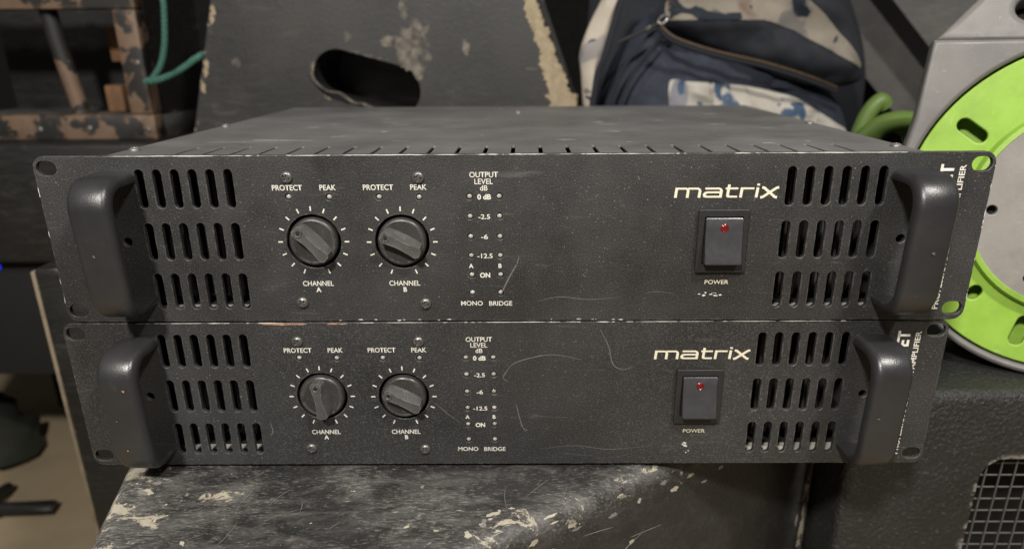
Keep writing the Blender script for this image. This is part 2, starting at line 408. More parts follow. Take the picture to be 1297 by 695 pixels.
# ------------------------------------------------------------------ scuffed cabinet under the amplifiers
t = thing('stage_monitor', (0, 0, FLOOR), 'scuffed black wedge-shaped speaker cabinet the two amplifiers stand on', 'speaker cabinet')
def rounded_top(pts, z1, r, n=6):
    """upright block on a plan outline, its upper edges rounded by insetting the outline"""
    N = len(pts); P = [Vector(p) for p in pts]; rings = []
    def inset(d):
        out = []
        for i in range(N):
            a, b, c = P[i-1], P[i], P[(i+1) % N]; n1 = Vector((-(b-a).y, (b-a).x)).normalized(); n2 = Vector((-(c-b).y, (c-b).x)).normalized()
            k = (n1+n2).normalized(); out.append(b+k*d/k.dot(n1))
        return out
    bm = bmesh.new(); rings.append([bm.verts.new((p.x, p.y, 0)) for p in P])
    for q in range(n+1):
        a = math.pi/2*q/n; rings.append([bm.verts.new((p.x, p.y, z1-r+r*math.sin(a))) for p in inset(r*(1-math.cos(a)))])
    for a, b in zip(rings, rings[1:]):
        for i in range(N): bm.faces.new((a[i], a[(i+1) % N], b[(i+1) % N], b[i]))
    bm.faces.new(rings[0][::-1]); bm.faces.new(rings[-1]); return mesh_of(bm)
obj('body', rounded_top([(-181.6, -195), (218.5, 99.2), (144, 392), (-328, 380)], -2-FLOOR, 11), 'wedge', t)

def flake(seed, a, b, n=22, rag=.55):
    P = []
    for i in range(n):
        g = 2*math.pi*i/n; k = 1+rag*(noise.noise(Vector((1.5*math.cos(g), 1.5*math.sin(g), seed*.37)))+.8*noise.noise(Vector((5*math.cos(g), 5*math.sin(g), seed*.37+9))))
        P.append((a*k*math.cos(g), b*k*math.sin(g)))
    return P
def chip_on(parent, origin, ux, uy, pts, h, mat='cream', name='paint_chip'):
    """flat ragged patch on a plane through origin spanned by ux, uy, h mm proud"""
    ux, uy = Vector(ux).normalized(), Vector(uy).normalized(); n = ux.cross(uy)
    bm = bmesh.new(); bm.faces.new([bm.verts.new(Vector(origin)+ux*x+uy*y+n*h) for x, y in pts])
    return obj(name, mesh_of(bm, smooth=False), mat, parent)
TOPZ = -2-FLOOR
rw = random.Random(21); DG = Vector((394.6, 290, 0)).normalized(); LE = Vector((-146.4, 575, 0)).normalized()
for i in range(46):
    m_ = rw.random()*.8
    if m_ < .42:   # along the left edge
        p = Vector((-181.6, -195, 0))+LE*rw.uniform(95, 205)+Vector((9+abs(rw.gauss(0, 26)), 0, 0)); sz = rw.choice((.4, .5, .7, 1, 1.4, 2.4))
    elif m_ < .62: # along the diagonal edge
        p = Vector((-181.6, -195, 0))+DG*rw.uniform(180, 385)+Vector((-.593, .805, 0))*(10+abs(rw.gauss(0, 10))); sz = rw.choice((.4, .6, .8, 1.1, 2.0))
    else: p = Vector((rw.uniform(-205, 40), rw.uniform(-85, 0), 0)); sz = rw.choice((.2, .25, .35, .5, .7, 1.1))
    if p.y > 2: continue
    a = rw.uniform(-.6, 2.2)
    chip_on(t, (p.x, p.y, TOPZ), (math.cos(a), math.sin(a), 0), (-math.sin(a), math.cos(a), 0), flake(i, sz*rw.uniform(1, 2.0), sz*.8, 26, .55), .05+.003*i, rw.choice(('cream', 'cream', 'greychip')))
for i in range(30):
    p = Vector((rw.uniform(-215, 60), rw.uniform(-85, -4))); a = rw.gauss(.9, .6); L = rw.uniform(5, 26); c_ = rw.uniform(-.25, .25)
    pts = [(p.x+L*u*math.cos(a)-L*c_*u*u*math.sin(a), p.y+L*u*math.sin(a)+L*c_*u*u*math.cos(a)) for u in [q_/6 for q_ in range(7)]]
    me = strokes([(pts, [.08+rw.uniform(.1, .3)*math.sin(math.pi*(q_+.3)/6.6) for q_ in range(7)])])
    me.transform(Matrix.Translation((0, 0, (TOPZ+.4+.004*i)*S)) @ Matrix.Rotation(-math.pi/2, 4, 'X'))
    obj('scratch', me, 'greychip', t)
FN = Vector((.593, -.805, 0)); BT = (Vector((0, 0, 1))-FN).normalized()
for i in range(10):   # rubbed streaks along the rounded diagonal edge
    u_ = rw.gauss(0, .32); p = Vector((-181.6, -195, 0))+DG*rw.uniform(150, 400); a_ = math.pi/4+u_
    nr = FN*math.cos(a_)+Vector((0, 0, 1))*math.sin(a_); o3 = p-FN*11+nr*11; tn = (Vector((0, 0, 1))*math.cos(a_)-FN*math.sin(a_))
    chip_on(t, (o3.x, o3.y, TOPZ-11+nr.z*11), DG, tn, flake(300+i, rw.uniform(1, 6), rw.uniform(.2, .7), 20, .6), .10+.004*i, rw.choice(('greychip', 'greychip', 'palechip', 'cream')))
for i in range(40):   # chips on the slanting face and its far upright edge
    if i < 16: p = Vector((218.5, 99.2, 0))-DG*(3.5+abs(rw.gauss(0, 4))); z = TOPZ-rw.uniform(14, 130); a_, b_ = rw.uniform(.8, 2.6), rw.uniform(1.5, 6)
    elif i < 30: p = Vector((-181.6, -195, 0))+DG*rw.uniform(220, 400); z = TOPZ-12-abs(rw.gauss(0, 7)); a_, b_ = rw.uniform(.8, 3.6), rw.uniform(.5, 1.8)
    else: p = Vector((-181.6, -195, 0))+DG*rw.uniform(260, 470); z = TOPZ-rw.uniform(20, 110); a_, b_ = rw.uniform(.6, 3), rw.uniform(.6, 2.4)
    chip_on(t, (p.x, p.y, z), DG, (0, 0, 1), flake(100+i, a_, b_), .06+.004*i, rw.choice(('cream', 'greychip')))

# ------------------------------------------------------------------ the amplifiers
HP = 88.445
def slot_loops():
    L = []
    for x0, dx in ((-188.4, 9.02), (140.8, 9.12)):
        for i in range(6):
            for z0, z1 in ((7.2, 27.1), (34.3, 54.2), (61.8, 81.6)): L.append(stadium(x0+dx*i, (z0+z1)/2, 4.5, z1-z0))
    return L
LEDS = [(-113.9, 67.5), (-93.1, 67.3), (-67.6, 67.3), (-47.2, 67.1)] + [(x, z) for z in (67.3, 57.1, 46.5, 36.3, 25.9, 16.0) for x in (-21.5, -6.35)]
KNOBS = [(-103.3, 44.2), (-57.2, 43.9)]
SCREWS = [(-113.6, 77.4), (-47.1, 77.0), (-112.8, 10.8), (-46.8, 10.0)]
HX = 200.6
loops = [rrect(-241.3, 241.3, 0, HP, 6)] + slot_loops()
loops += [stadium(s*234.6, z, 10.4, 7.2) for s in (-1, 1) for z in (83.0-.6, 6.6)]
loops += [circle(x, z, 14.2, 48) for x, z in KNOBS] + [circle(x, z, 1.75, 14) for x, z in LEDS] + [circle(s*HX, 44.4, 2.3, 16) for s in (-1, 1)]
panel_me = plate(loops, 0, 3.0, .35)
CW, CD, CT = 222, 381, HP-4.0
lid_me = plate([rrect(-CW, CW, 4, CD, 1.5)] + [stadium(15.4*i, 50, 2.4, 32, 4) for i in range(-12, 13)], -.7, .7, .2)
lid_me.transform(Matrix.Translation((0, 0, (CT-.7)*S)) @ Matrix.Rotation(-math.pi/2, 4, 'X'))
def shell():
    bm = bmesh.new(); z0, z1 = 2.0, CT-1.5
    def sl(*a):
        b = bm_box(*a); me = bpy.data.meshes.new('q'); b.to_mesh(me); b.free(); bm.from_mesh(me)
    sl(-CW, -CW+1.5, 3.2, CD, z0, z1); sl(CW-1.5, CW, 3.2, CD, z0, z1); sl(-CW+1.5, CW-1.5, CD-1.5, CD, z0, z1)
    return mesh_of(bm)
shell_me = shell()
floor_me = box(-CW+1.6, CW-1.6, 3.3, 17, 2.2, 4.0); deep_me = box(-CW+1.6, CW-1.6, 17.2, CD-1.6, 2.2, 3.9)  # rear floor goes black to stand in for the darkness inside
bulk_me = box(-CW+1.6, CW-1.6, 200, 202, 4.2, CT-1.6)  # black sheet added so the inside behind the slots reads dark

def sink():
    bm = bmesh.new()
    for i in range(15):
        b = bm_box(-30+i*4.1, -28.6+i*4.1, 26, 60, 6, 76); me = bpy.data.meshes.new('q'); b.to_mesh(me); b.free(); bm.from_mesh(me)
    b = bm_box(-31, 31, 60, 64, 5, 77); me = bpy.data.meshes.new('q'); b.to_mesh(me); b.free(); bm.from_mesh(me)
    return mesh_of(bm)
sink_me = sink()
def handle_mesh():
    w, tk, R, p, z0, z1 = 20.8, 6.2, 16.5, 31.5, 7.6, 81.0
    path = [((0, z0), (0, -1))]                                     # (y, z), outward normal (y, z)
    for (c0, c1, a0, a1) in ((-(p-R), z0+R, -90, -180), (-(p-R), z1-R, 180, 90)):
        for k in range(16):
            a = math.radians(a0+(a1-a0)*k/15); path.append(((c0+R*math.cos(a), c1+R*math.sin(a)), (math.cos(a), math.sin(a))))
    path.append(((0, z1), (0, 1)))
    # widen feet slightly, round section
    sec = []
    for cx, cn, a0, r in ((w/2-3.6, -3.6, 0, 3.6), (-w/2+3.6, -3.6, 90, 3.6), (-w/2+.6, -tk+.6, 180, .6), (w/2-.6, -tk+.6, 270, .6)):
        for k in range(6):
            a = math.radians(a0+18*k); sec.append((cx+r*math.cos(a), cn+r*math.sin(a)))
    sec = [(x, n-1.3*(abs(x)/(w/2))**2.2 if n > -4.5 else n) for x, n in sec]
    bm = bmesh.new(); rings = []
    for (py, pz), (ny, nz) in path:
        rings.append([bm.verts.new((x, (py+ny*n)*(.89+.13*(pz+nz*n)/81) if py+ny*n < 0 else 0, pz+nz*n)) for x, n in sec])
    for a, b in zip(rings, rings[1:]):
        for k in range(len(sec)): bm.faces.new((a[k], a[(k+1) % len(sec)], b[(k+1) % len(sec)], b[k]))
    bm.faces.new(rings[0]); bm.faces.new(rings[-1][::-1])
    return mesh_of(bm)
handle_me = handle_mesh()
knob_me = mesh_of(lathe([(0, -6), (12.6, -6), (12.6, .6), (12.2, 1.4), (11.4, 2.0), (10.9, 2.0), (10.6, 1.5), (0, 1.3)], 56))
def pointer_mesh():
    """raised waisted grip bar, along +Z, dimple towards the pointer end"""
    bm = bmesh.new(); rows = []; n = 16; hgt = 8.5
    for i in range(n+1):
        z = -11.0+22.0*i/n; u = z/11.0
        hw = 2.3+1.7*abs(u)**2.0; hb = 5.0-.5*abs(u)
        top = hgt-.5*u*u*1.2
        end = math.sqrt(max(1-abs(u)**7, 0.0))*.55+.45
        rows.append([bm.verts.new((x*end, -y, z)) for x, y in ((-hb, 1.2), (-hw-.2, top-1.0), (-hw+.3, top-.2), (-hw*.4, top-.35), (hw*.4, top-.35), (hw-.3, top-.2), (hw+.2, top-1.0), (hb, 1.2))])
    for a, b in zip(rows, rows[1:]):
        for k in range(7): bm.faces.new((a[k], a[k+1], b[k+1], b[k]))
    bm.faces.new(rows[0]); bm.faces.new(rows[-1][::-1]); return mesh_of(bm)
pointer_me = pointer_mesh()
dimple_me = mesh_of(lathe([(2.2, 7.85), (1.9, 8.25), (1.5, 8.2), (1.25, 7.9), (1.0, 7.90)], 20))
hole_me = mesh_of(lathe([(1.05, 7.92), (0, 7.92)], 16))  # flat black disc painted for the dark of the dimple
led_me = mesh_of(lathe([(1.5, -3), (1.5, -.5), (1.3, .1), (.8, .5), (0, .65)], 14))
def screw_mesh():
    bm = bmesh.new(); seg, rr = 32, [0, .45, .8, 1.15, 1.5, 1.9, 2.4, 2.8, 3.05]; rings = []
    for r in rr+[3.1]:
        ring = []
        for i in range(seg if r else 1):
            a = 2*math.pi*i/seg; x, z = r*math.cos(a), r*math.sin(a)
            h = 2.1*math.sqrt(max(1-(r/3.35)**2, 0)) if r < 3.1 else 0
            if max(abs(x), abs(z)) < 1.65 and min(abs(x), abs(z)) < .62: h -= 1.1
            ring.append(bm.verts.new((x, -h, z)))
        rings.append(ring)
    for a, b in zip(rings, rings[1:]):
        for i in range(seg):
            f = list(dict.fromkeys([a[i % len(a)], a[(i+1) % seg % len(a)], b[(i+1) % seg], b[i]]))
            bm.faces.new(f)
    return mesh_of(bm)
screw_me = screw_mesh(); lidscrew_me = screw_me.copy()
def ticks_mesh(cx, cz):
    P = []
    for i in range(15):
        a = math.radians(-158+316*i/14)
        P.append(([(cx+r*math.sin(a), cz+r*math.cos(a)) for r in (16.1, 18.5)], .72))
    return strokes(P, y=-.08)
H_ = 5.1
def logo():
    v, h = 1.4, .95; x = 0; P = []
    def add(pts, w): P.append(([(x+a, b) for a, b in pts], w))
    tp = H_-h/2
    add([(0, 0), (0, H_)], v); add([(.3, tp), (5.0, tp), (5.9, tp-.5), (6.2, tp-1.3), (6.2, 0)], [h, h, h*1.1, v, v]); add([(6.0, tp), (11.2, tp), (12.1, tp-.5), (12.4, tp-1.3), (12.4, 0)], [h, h, h*1.1, v, v]); x = 14.8
    add([(.2, tp), (7.4, tp), (8.4, tp-.4), (8.8, tp-1.2), (8.8, 0)], [h, h, h*1.1, v, v]); add([(8.6, h/2), (1.6, h/2), (.4, .8), (.1, 1.5), (.5, 2.3), (1.7, 2.7), (8.6, 2.7)], [h, h, v*.9, v, v*.9, h, h]); x = 25.6
    add([(1.6, H_+1.5), (1.6, 1.4), (1.9, .75), (2.8, h/2), (6.8, h/2)], [v, v, v, h, h]); add([(0, tp), (6.6, tp)], h); x = 34.2
    add([(0, 0), (0, H_)], v); add([(.3, tp), (6.4, tp)], h); x = 42.4
    add([(0, 0), (0, H_)], v); add([(0, H_+.9), (0, H_+1.9)], v); x = 44.6
    add([(0, H_), (1.2, H_-.25), (7.6, .25), (8.8, 0)], [v*.9]*4); add([(0, 0), (1.2, .25), (7.6, H_-.25), (8.8, H_)], [v*.9]*4)
    k = 51.6/53.6
    P = [([(a*k, b) for a, b in pts], w) for pts, w in P]
    return strokes(P, skew=.10, off=(83.0, 66.1), y=-.08)
logo_me = logo()
T = []      # (text, x, z, width, cap, weight, material)
for kx, s in ((0, 'A'), (1, 'B')):
    T += [('PROTECT', (-114.0, -67.7)[kx], 72.2, 15.3, 2.7, .012, 'print'), ('PEAK', (-93.3, -47.2)[kx], 72.2, 8.3, 2.7, .012, 'print'),
          ('CHANNEL', (-103.3, -57.3)[kx], 21.5, 16.4, 2.7, .010, 'print'), (s, (-103.4, -57.2)[kx], 18.0, None, 2.5, .03, 'print'), (s, (-21.7, -6.5)[kx], 30.8, None, 2.2, .03, 'print')]
T += [('OUTPUT', -14, 78.3, 14.4, 2.7, .008, 'print'), ('LEVEL', -14.1, 74.9, 9.3, 2.7, .008, 'print'), ('dB', -14.1, 71.6, None, 2.6, .01, 'print'), ('0 dB', -14, 67.1, 7.0, 2.5, .035, 'print'),
      ('-2.5', -14.2, 56.9, 6.0, 2.4, .015, 'print'), ('-6', -14.3, 46.4, 3.6, 2.4, .015, 'print'), ('-12.5', -14.3, 36.2, 8.0, 2.4, .015, 'print'), ('ON', -14.5, 25.7, 5.4, 2.5, .035, 'print'),
      ('MONO', -21.9, 10.1, 11.6, 2.5, .008, 'print'), ('BRIDGE', -6.5, 10.0, 12.3, 2.5, .008, 'print'), ('POWER', 107.8, 21.5, 12.5, 2.2, .008, 'gold')]
TM = [(text_mesh(b, w, cap, wt), x, z, mt) for b, x, z, w, cap, wt, mt in T]
side_big = text_mesh('MOSFET', 31, 6.4, .03, -math.pi/2); side_small = text_mesh('PROFESSIONAL POWER AMPLIFIER', 76, 2.9, .02, -math.pi/2)
bezel_me = plate([rrect(95.4, 121.2, 27.2, 60.3, .8), rrect(98.6, 118.2, 31.8, 56.6, .5)], -2.2, 0, .35)
def rocker_mesh():
    x0, x1 = 99.0, 117.8; prof = [(2, 32.2), (-7.2, 32.6), (-7.6, 33.0), (-7.5, 33.8), (-5.7, 39), (-4.5, 44.5), (-3.8, 50), (-3.6, 55.4), (-3.0, 56.2), (2, 56.2)]
    bm = bmesh.new(); a = [bm.verts.new((x0, y, z)) for y, z in prof]; b = [bm.verts.new((x1, y, z)) for y, z in prof]; n = len(prof)
    bm.faces.new(a); bm.faces.new(b[::-1])
    for i in range(n): bm.faces.new((a[i], b[i], b[(i+1) % n], a[(i+1) % n]))
    bmesh.ops.bevel(bm, geom=[e for e in bm.edges], offset=.3, segments=2, affect='EDGES'); return mesh_of(bm)
rocker_me = rocker_mesh()
lens_me = mesh_of(lathe([(2.2, -1.5), (2.2, .15), (1.9, .35), (1.6, .1), (1.2, .35), (0, .55)], 20))
foot_me = mesh_of(lathe([(0, 0), (8, 0), (8, 3.6), (7, 3.9), (0, 3.9)], 20))
foot_me.transform(Matrix.Rotation(math.pi/2, 4, 'X'))

def scratch(pts, w, parent, mat='scratch', name='scratch'):
    P = smooth_path([(x, z, 0) for x, z in pts], 6); n = len(P)
    me = strokes([([(p.x, p.y) for p in P], [w*(.35+.65*math.sin(math.pi*i/(n-1))+.3*noise.noise(p*.9)) for i, p in enumerate(P)])], y=-.07)
    return obj(name, me, mat, parent)

def amplifier(loc, rz, label, angs, marks):
    t = thing('power_amplifier', loc, label, 'amplifier', 'pair of stacked amplifiers', (0, 0, rz))
    fp = obj('front_panel', panel_me, 'panel', t)
    ch = obj('chassis', shell_me, 'lid', t); obj('chassis_flange', floor_me, 'inner', ch); obj('chassis_floor_dark', deep_me, 'dark', ch); obj('dark_backdrop', bulk_me, 'dark', ch)
    for x in (-166, 163): obj('heat_sink', sink_me, 'sink', ch, (x, 0, 0))
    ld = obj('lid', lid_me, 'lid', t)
    for x, y in ((-216, 53), (216, 53), (-217, 190), (217, 190), (0, 300)):
        s = obj('lid_screw', lidscrew_me, 'lidscrew', ld, (x, y, CT)); s.rotation_euler = (-math.pi/2, 0, .4)
    for s in (-1, 1): obj('handle', handle_me, 'handle', t, (s*HX, 0, .4))
    rh = random.Random(len(label)+5)
    for h_ in [o for o in t.children if o.name.startswith('handle')]:
        for i in ((0, 2, 5) if (rz and h_.location.x < 0) else (4,)):
            mt = 'rust' if (rz and h_.location.x < 0 and i < 3) else 'scratch'
            chip_on(h_, (rh.uniform(-5, 5), -31.38*(.89+.13*((62, 60, 26)[i] if i < 3 else 44)/81), (62, 60, 26)[i] if i < 3 else 44), (1, 0, 0), (0, 0, 1), flake(700+i, rh.uniform(.4, 1.2), rh.uniform(.3, .7), 14, .7), .06+.01*i, mt, 'wear_mark')
    for (x, z), a in zip(KNOBS, angs):
        k = obj('knob', knob_me, 'knob', t, (x, 0, z))
        p = obj('pointer', pointer_me, 'pointer', k); d = obj('dimple', dimple_me, 'knob', k); obj('dimple_dark', hole_me, 'dark', d)
        p.rotation_euler = (0, math.radians(a), 0); d.rotation_euler = p.rotation_euler
        d.location = Vector((8.1*math.sin(math.radians(a)), -.15, 8.1*math.cos(math.radians(a))))*S
        obj('dial_scale', ticks_mesh(x, z), 'print', fp)
    for x, z in LEDS: obj('indicator_lamp', led_me, 'led', t, (x, 1.1, z))
    for x, z in SCREWS:
        s = obj('panel_screw', screw_me, 'screw', t, (x, 0, z)); s.rotation_euler = (0, random.uniform(0, 1.5), 0)
    for me, x, z, mt in TM: obj('lettering', me, mt, fp, (x, -.08, z))
    obj('logo_lettering', logo_me, 'gold', fp)
    obj('side_lettering', side_big, 'print', fp, (217.5, -.08, 82.3-15.5)); obj('side_lettering', side_small, 'print', fp, (225.2, -.08, 82-38))
    sw = obj('power_switch', bezel_me, 'bezel', t); rk = obj('rocker', rocker_me, 'rocker', sw)
    ln = obj('red_lens', lens_me, 'red', sw, (108.4, -3.75, 51.2)); ln.rotation_euler = (-math.radians(3), 0, 0)
    for x in (-180, 180):
        for y in (40, 340): obj('rubber_foot', foot_me, 'rubber', t, (x, y, -2))
    for kind, arg in marks:
        if kind == 's': scratch(arg[0], arg[1], fp)
        elif kind == 'r': obj('rust_spot', blob_mesh(*arg), 'rust', fp)
        else: obj('paint_chip', blob_mesh(*arg), 'chip', fp)
    rl = random.Random(len(label))
    for i in range(44):
        x, y = ((-172, 92), (-150, 100), (150, 72), (176, 80))[i] if i < 4 else (rl.uniform(-200, 200), rl.uniform(75, 360)); a = rl.uniform(-.5, .5)
        chip_on(ld, (x, y, CT), (math.cos(a), math.sin(a), 0), (-math.sin(a), math.cos(a), 0), flake(500+i, rl.uniform(1, 9)+(18 if i < 2 else 0), rl.uniform(.3, 1.8), 24, .6), .05+.005*i, 'lidust', 'dust_smear')
    return t
rr = random.Random(3)
dust_up = [('s', ([(2.5, 32), (-2, 24), (-6, 15.5)], .9)), ('s', ([(3.5, 36), (2, 30)], .5)), ('s', ([(13, 11), (25, 13.5), (40, 12), (58, 13.2)], .35)), ('s', ([(70, 15.5), (78, 16.2), (86, 15)], .25))]
dust_up += [('c', (99+rr.random()*11.5, 14.6+rr.gauss(0, .5), .35+rr.random()*.5, -.07, 1.4, .8, i)) for i in range(11)]
dust_up += [('c', (rr.uniform(-110, 60), .5+rr.random()*.5, .25+rr.random()*.5, -.07, 1.8, .45, 40+i)) for i in range(14)]
dust_up += [('c', (rr.uniform(-200, 200), HP-.22, .12+rr.random()*.16, -.06-.001*i, rr.choice((4, 8, 14, 30, 50)), .9, 200+i)) for i in range(75)]
dust_up += [('c', (rr.choice((-241.0, 241.0)), rr.uniform(4, 84), .12+rr.random()*.12, -.06-.001*i, .8, rr.choice((3, 6, 10)), 300+i)) for i in range(16)]
dust_lo = [('s', ([(52, 84), (57, 74), (60, 63), (66, 60), (71, 62)], .55)), ('s', ([(-1, 55), (4, 63), (14, 67), (27, 69), (42, 66)], .55)), ('s', ([(1, 53), (-1, 56), (3, 62)], .4)), ('s', ([(6, 39), (8, 30), (10, 23.5), (13, 22)], .7)), ('s', ([(-40, 40), (-33, 33), (-27, 28)], .4)),
           ('s', ([(20, 10), (40, 12), (60, 9.5), (85, 12)], .35)), ('s', ([(-135, 28), (-134, 22), (-136, 19)], .6))]
dust_lo += [('c', (102.8+rr.gauss(0, .8), 12.6+rr.gauss(0, .6), .9, -.07, 1.3, .8, 70+i)) for i in range(4)] + [('c', (104+rr.random()*2, 8.5+rr.gauss(0, .5), .4, -.07, 1, 1, 80+i)) for i in range(3)]
dust_lo += [('c', (rr.uniform(-200, 200), HP-.22, .12+rr.random()*.16, -.06-.001*i, rr.choice((4, 8, 14, 30, 50)), .9, 400+i)) for i in range(60)]
dust_lo += [('r', (x, 87.6, r, -.07, 3.0, .45, 90+i)) for i, (x, r) in enumerate(((-128, 1.2), (-122, 1.6), (-117, 1.1), (-112, 1.4), (-93, 1.2), (-88, .9)))]
amplifier((0, 0, HP+.8), 0, 'upper black rack power amplifier, both dials turned to the left, lying on the other', (-43, -63), dust_up)
amplifier((-4.84, 0.6, 0), .0034, 'lower black rack power amplifier standing on the scuffed cabinet, first dial pointing up', (-7, -62), dust_lo)
# ------------------------------------------------------------------ cabinet with wire grille on the right
t = thing('grille_cabinet', (222, 57, FLOOR), 'black textured speaker cabinet with square wire grille, carrying the green cable reel', 'speaker cabinet')
CH = 18-FLOOR
body = box(0, 420, 0, 400, 0, CH, bev=7, seg=4)
GX0, GX1, GZ0, GZ1 = 90, 390, 40, CH-49
cut = mesh_of(bm_prism_y(rrect(GX0, GX1, GZ0, GZ1, 16, 6), -20, 70))
obj('body', boolean(body, cut), 'cab', t)
obj('inner_baffle', box(GX0-4, GX1+4, 66, 69.5, GZ0-4, GZ1+4), 'dark', t)
g = obj('grille', plate([rrect(GX0+.2, GX1-.2, GZ0+.2, GZ1-.2, 15.8, 6), rrect(GX0+2.5, GX1-2.5, GZ0+2.5, GZ1-2.5, 13.6, 6)], 4, 10, .3), 'rubber', t)
vw = mesh_of(tube([Vector((0, 0, z)) for z in (0, 100, GZ1-GZ0-2)], .62, 6)); hw = mesh_of(tube([Vector((x, 0, 0)) for x in (0, 100, GX1-GX0-2)], .62, 6))
for i in range(1, 31): 
    if GX0+i*9.9 < GX1-3: obj('wire', vw, 'wire', g, (GX0-2+i*9.9, 6, GZ0+1))
for i in range(30):
    if GZ1-6-i*9.5 > GZ0+3: obj('wire', hw, 'wire', g, (GX0+1, 7.5, GZ1-7.5-i*9.5))

# ------------------------------------------------------------------ cable reel
yw, tl = math.radians(-22), math.radians(8)
nrm = Vector((math.sin(yw)*math.cos(tl), -math.cos(yw)*math.cos(tl), math.sin(tl)))
rx = nrm.cross(Vector((0, 0, 1))).normalized(); rx = rx if rx.x > 0 else -rx
uz = rx.cross(nrm); uz = uz if uz.z > 0 else -uz
cen = Vector((300, 120, 130))+rx*67.55-uz*2.08
base = cen-uz*113
t = thing('cable_reel', base, 'lime green and grey plastic cable reel standing behind the right-hand ends of the amplifiers', 'cable reel')
t.rotation_euler = Matrix((rx, -nrm, uz)).transposed().to_euler()
ZC = 113
def pol(r, a): return (r*math.cos(math.radians(a)), ZC+r*math.sin(math.radians(a)))
sl = []
for k in range(6):
    a = 146+k*55
    x, z = pol(84, a); sl.append(stadium(x, z, 9, 21, 8, math.radians(a-90-(0 if k else 0))))
    x, z = pol(78, a+28); sl.append(stadium(x, z, 8, 11, 6, math.radians(a+28-90)))
obj('drum_face', plate([circle(0, ZC, 104, 96), circle(0, ZC, 58, 48)]+sl, 0, 4, .8), 'green', t)
obj('drum_back', plate([circle(0, ZC, 102, 64)], 15, 18, .5), 'green', t)
def ring(prof, seg=96):
    bm = lathe(prof, seg); bmesh.ops.translate(bm, vec=(0, 0, ZC), verts=bm.verts); return mesh_of(bm)
obj('drum_core', ring([(54, -14.5), (54, -4.5)], 64), 'green', t)
obj('hub_lip', ring([(67.5, 0), (66.5, 4), (65.5, 6), (62.5, 6.3), (61.5, 4)]), 'green', t)
dh = [circle(*pol(51, 183.4+k*60), 3.2, 18) for k in range(6)]
obj('centre_disc', plate([circle(-2, ZC-1, 62.6, 96)]+dh, -5.2, 3, .5), 'greydisc', t)
obj('disc_hole_dark', plate([circle(0, ZC, 60, 48)], 3.2, 4.5, .2), 'dark', t)  # black sheet added so the disc holes read dark
A = [pol(110.6, a) for a in range(168, 373, 4)]                         # lower round part, left to right
outl = A+[(112, ZC+60), (104, ZC+104), (-101, ZC+103), (-104.5, ZC+54), (-108.5, ZC+33)]
obj('frame', plate([outl, circle(0, ZC, 105.4, 96)], -3, 22, 2.6), 'grey', t)
top = [(-101, 0), (101, 0), (82, 26), (56, 78), (-54, 78), (-80, 27)]
hole = stadium(-40, 22, 34, 17, 8)
fh = obj('handle_housing', plate([top, hole], 0, 22, 5), 'grey', t, (0, -3, ZC+103.4)); fh.rotation_euler = (math.radians(-20), 0, 0)
obj('housing_back', box(-70, 70, 23, 30, 4, 70, bev=2), 'dark', fh)
obj('rear_frame', plate([[pol(112, a) for a in range(0, 360, 6)], circle(0, ZC, 90, 48)], 40, 56, 2), 'grey', t)

# ------------------------------------------------------------------ cabinet behind, with hand slot
t = thing('handle_cabinet', (-140, 450, FLOOR), 'black cabinet with dark oval hand slot and pale chipped right edge, behind the amplifiers', 'speaker cabinet')
zz = lambda z: z-FLOOR
# real outline in world x: left -319@276 -> -357@146 ; right 26@274 -> 65@169
X = lambda x: x+140
left = lambda z: X(-319-(276-z)*.292); right = lambda z: X(26+(274-z)*.371)
prof = [(left(0), 0), (right(60)+2, 0), (right(60), zz(60)), (right(330), zz(330)), (left(330), zz(330)), (left(0), zz(0))]
bm = bm_prism_y(prof, 0, 330)
ee = [e for e in bm.edges if abs(e.verts[0].co.y) < 1 and abs(e.verts[1].co.y) < 1 and min(e.verts[0].co.x, e.verts[1].co.x) > X(-100) and abs(e.verts[0].co.z-e.verts[1].co.z) > 10]
bmesh.ops.bevel(bm, geom=ee, offset=15, segments=1, affect='EDGES')
bmesh.ops.bevel(bm, geom=[e for e in bm.edges if e.calc_face_angle(0) > .2], offset=2.5, segments=2, affect='EDGES')
body = mesh_of(bm)
slot = stadium(X(-163), zz(194), 116, 52, 12, math.radians(-15))
cutter = mesh_of(bm_prism_y(slot, -30, 110))
obj('body', boolean(body, cutter), 'wedge_back', t)
lip = smooth_path([(X(-222), -1, zz(212)), (X(-219), -2.5, zz(198)), (X(-207), -3, zz(187)), (X(-194), -1, zz(184)), (X(-188), -4, zz(181)), (X(-178), -3.5, zz(174)), (X(-170), -1, zz(173)), (X(-165), -4, zz(171)), (X(-150), -2, zz(165)), (X(-135), -1, zz(162))], 8)
obj('slot_lip', mesh_of(tube(lip, lambda u: 1.2+.5*math.sin(u*18), 8)), 'dust', t)
def ragged(cx, cz, rx_, rz_, seed, n=60, rag=.3, y=-.3):
    P = []
    for i in range(n):
        a = 2*math.pi*i/n; k = 1+rag*(noise.noise(Vector((1.3*math.cos(a), 1.3*math.sin(a), seed)))+.7*noise.noise(Vector((4*math.cos(a), 4*math.sin(a), seed+9)))+.4*noise.noise(Vector((11*math.cos(a), 11*math.sin(a), seed))))
        P.append((cx+rx_*k*math.cos(a), cz+rz_*k*math.sin(a)))
    return mesh_of(bm_prism_y(P, y, .2), smooth=False)
obj('pale_spot', ragged(X(-112), zz(230), 20, 26, 3, rag=.45), 'dust', t)
for i, (x, z, a, b_) in enumerate(((-138, 235, 8, 6), (-56, 229, 4, 7), (-180, 240, 4, 5), (-300, 215, 5, 4), (-120, 268, 4, 12))): obj('pale_spot', ragged(X(x), zz(z), a, b_, 20+i, 30, .6), 'dust', t)
rc = random.Random(5)
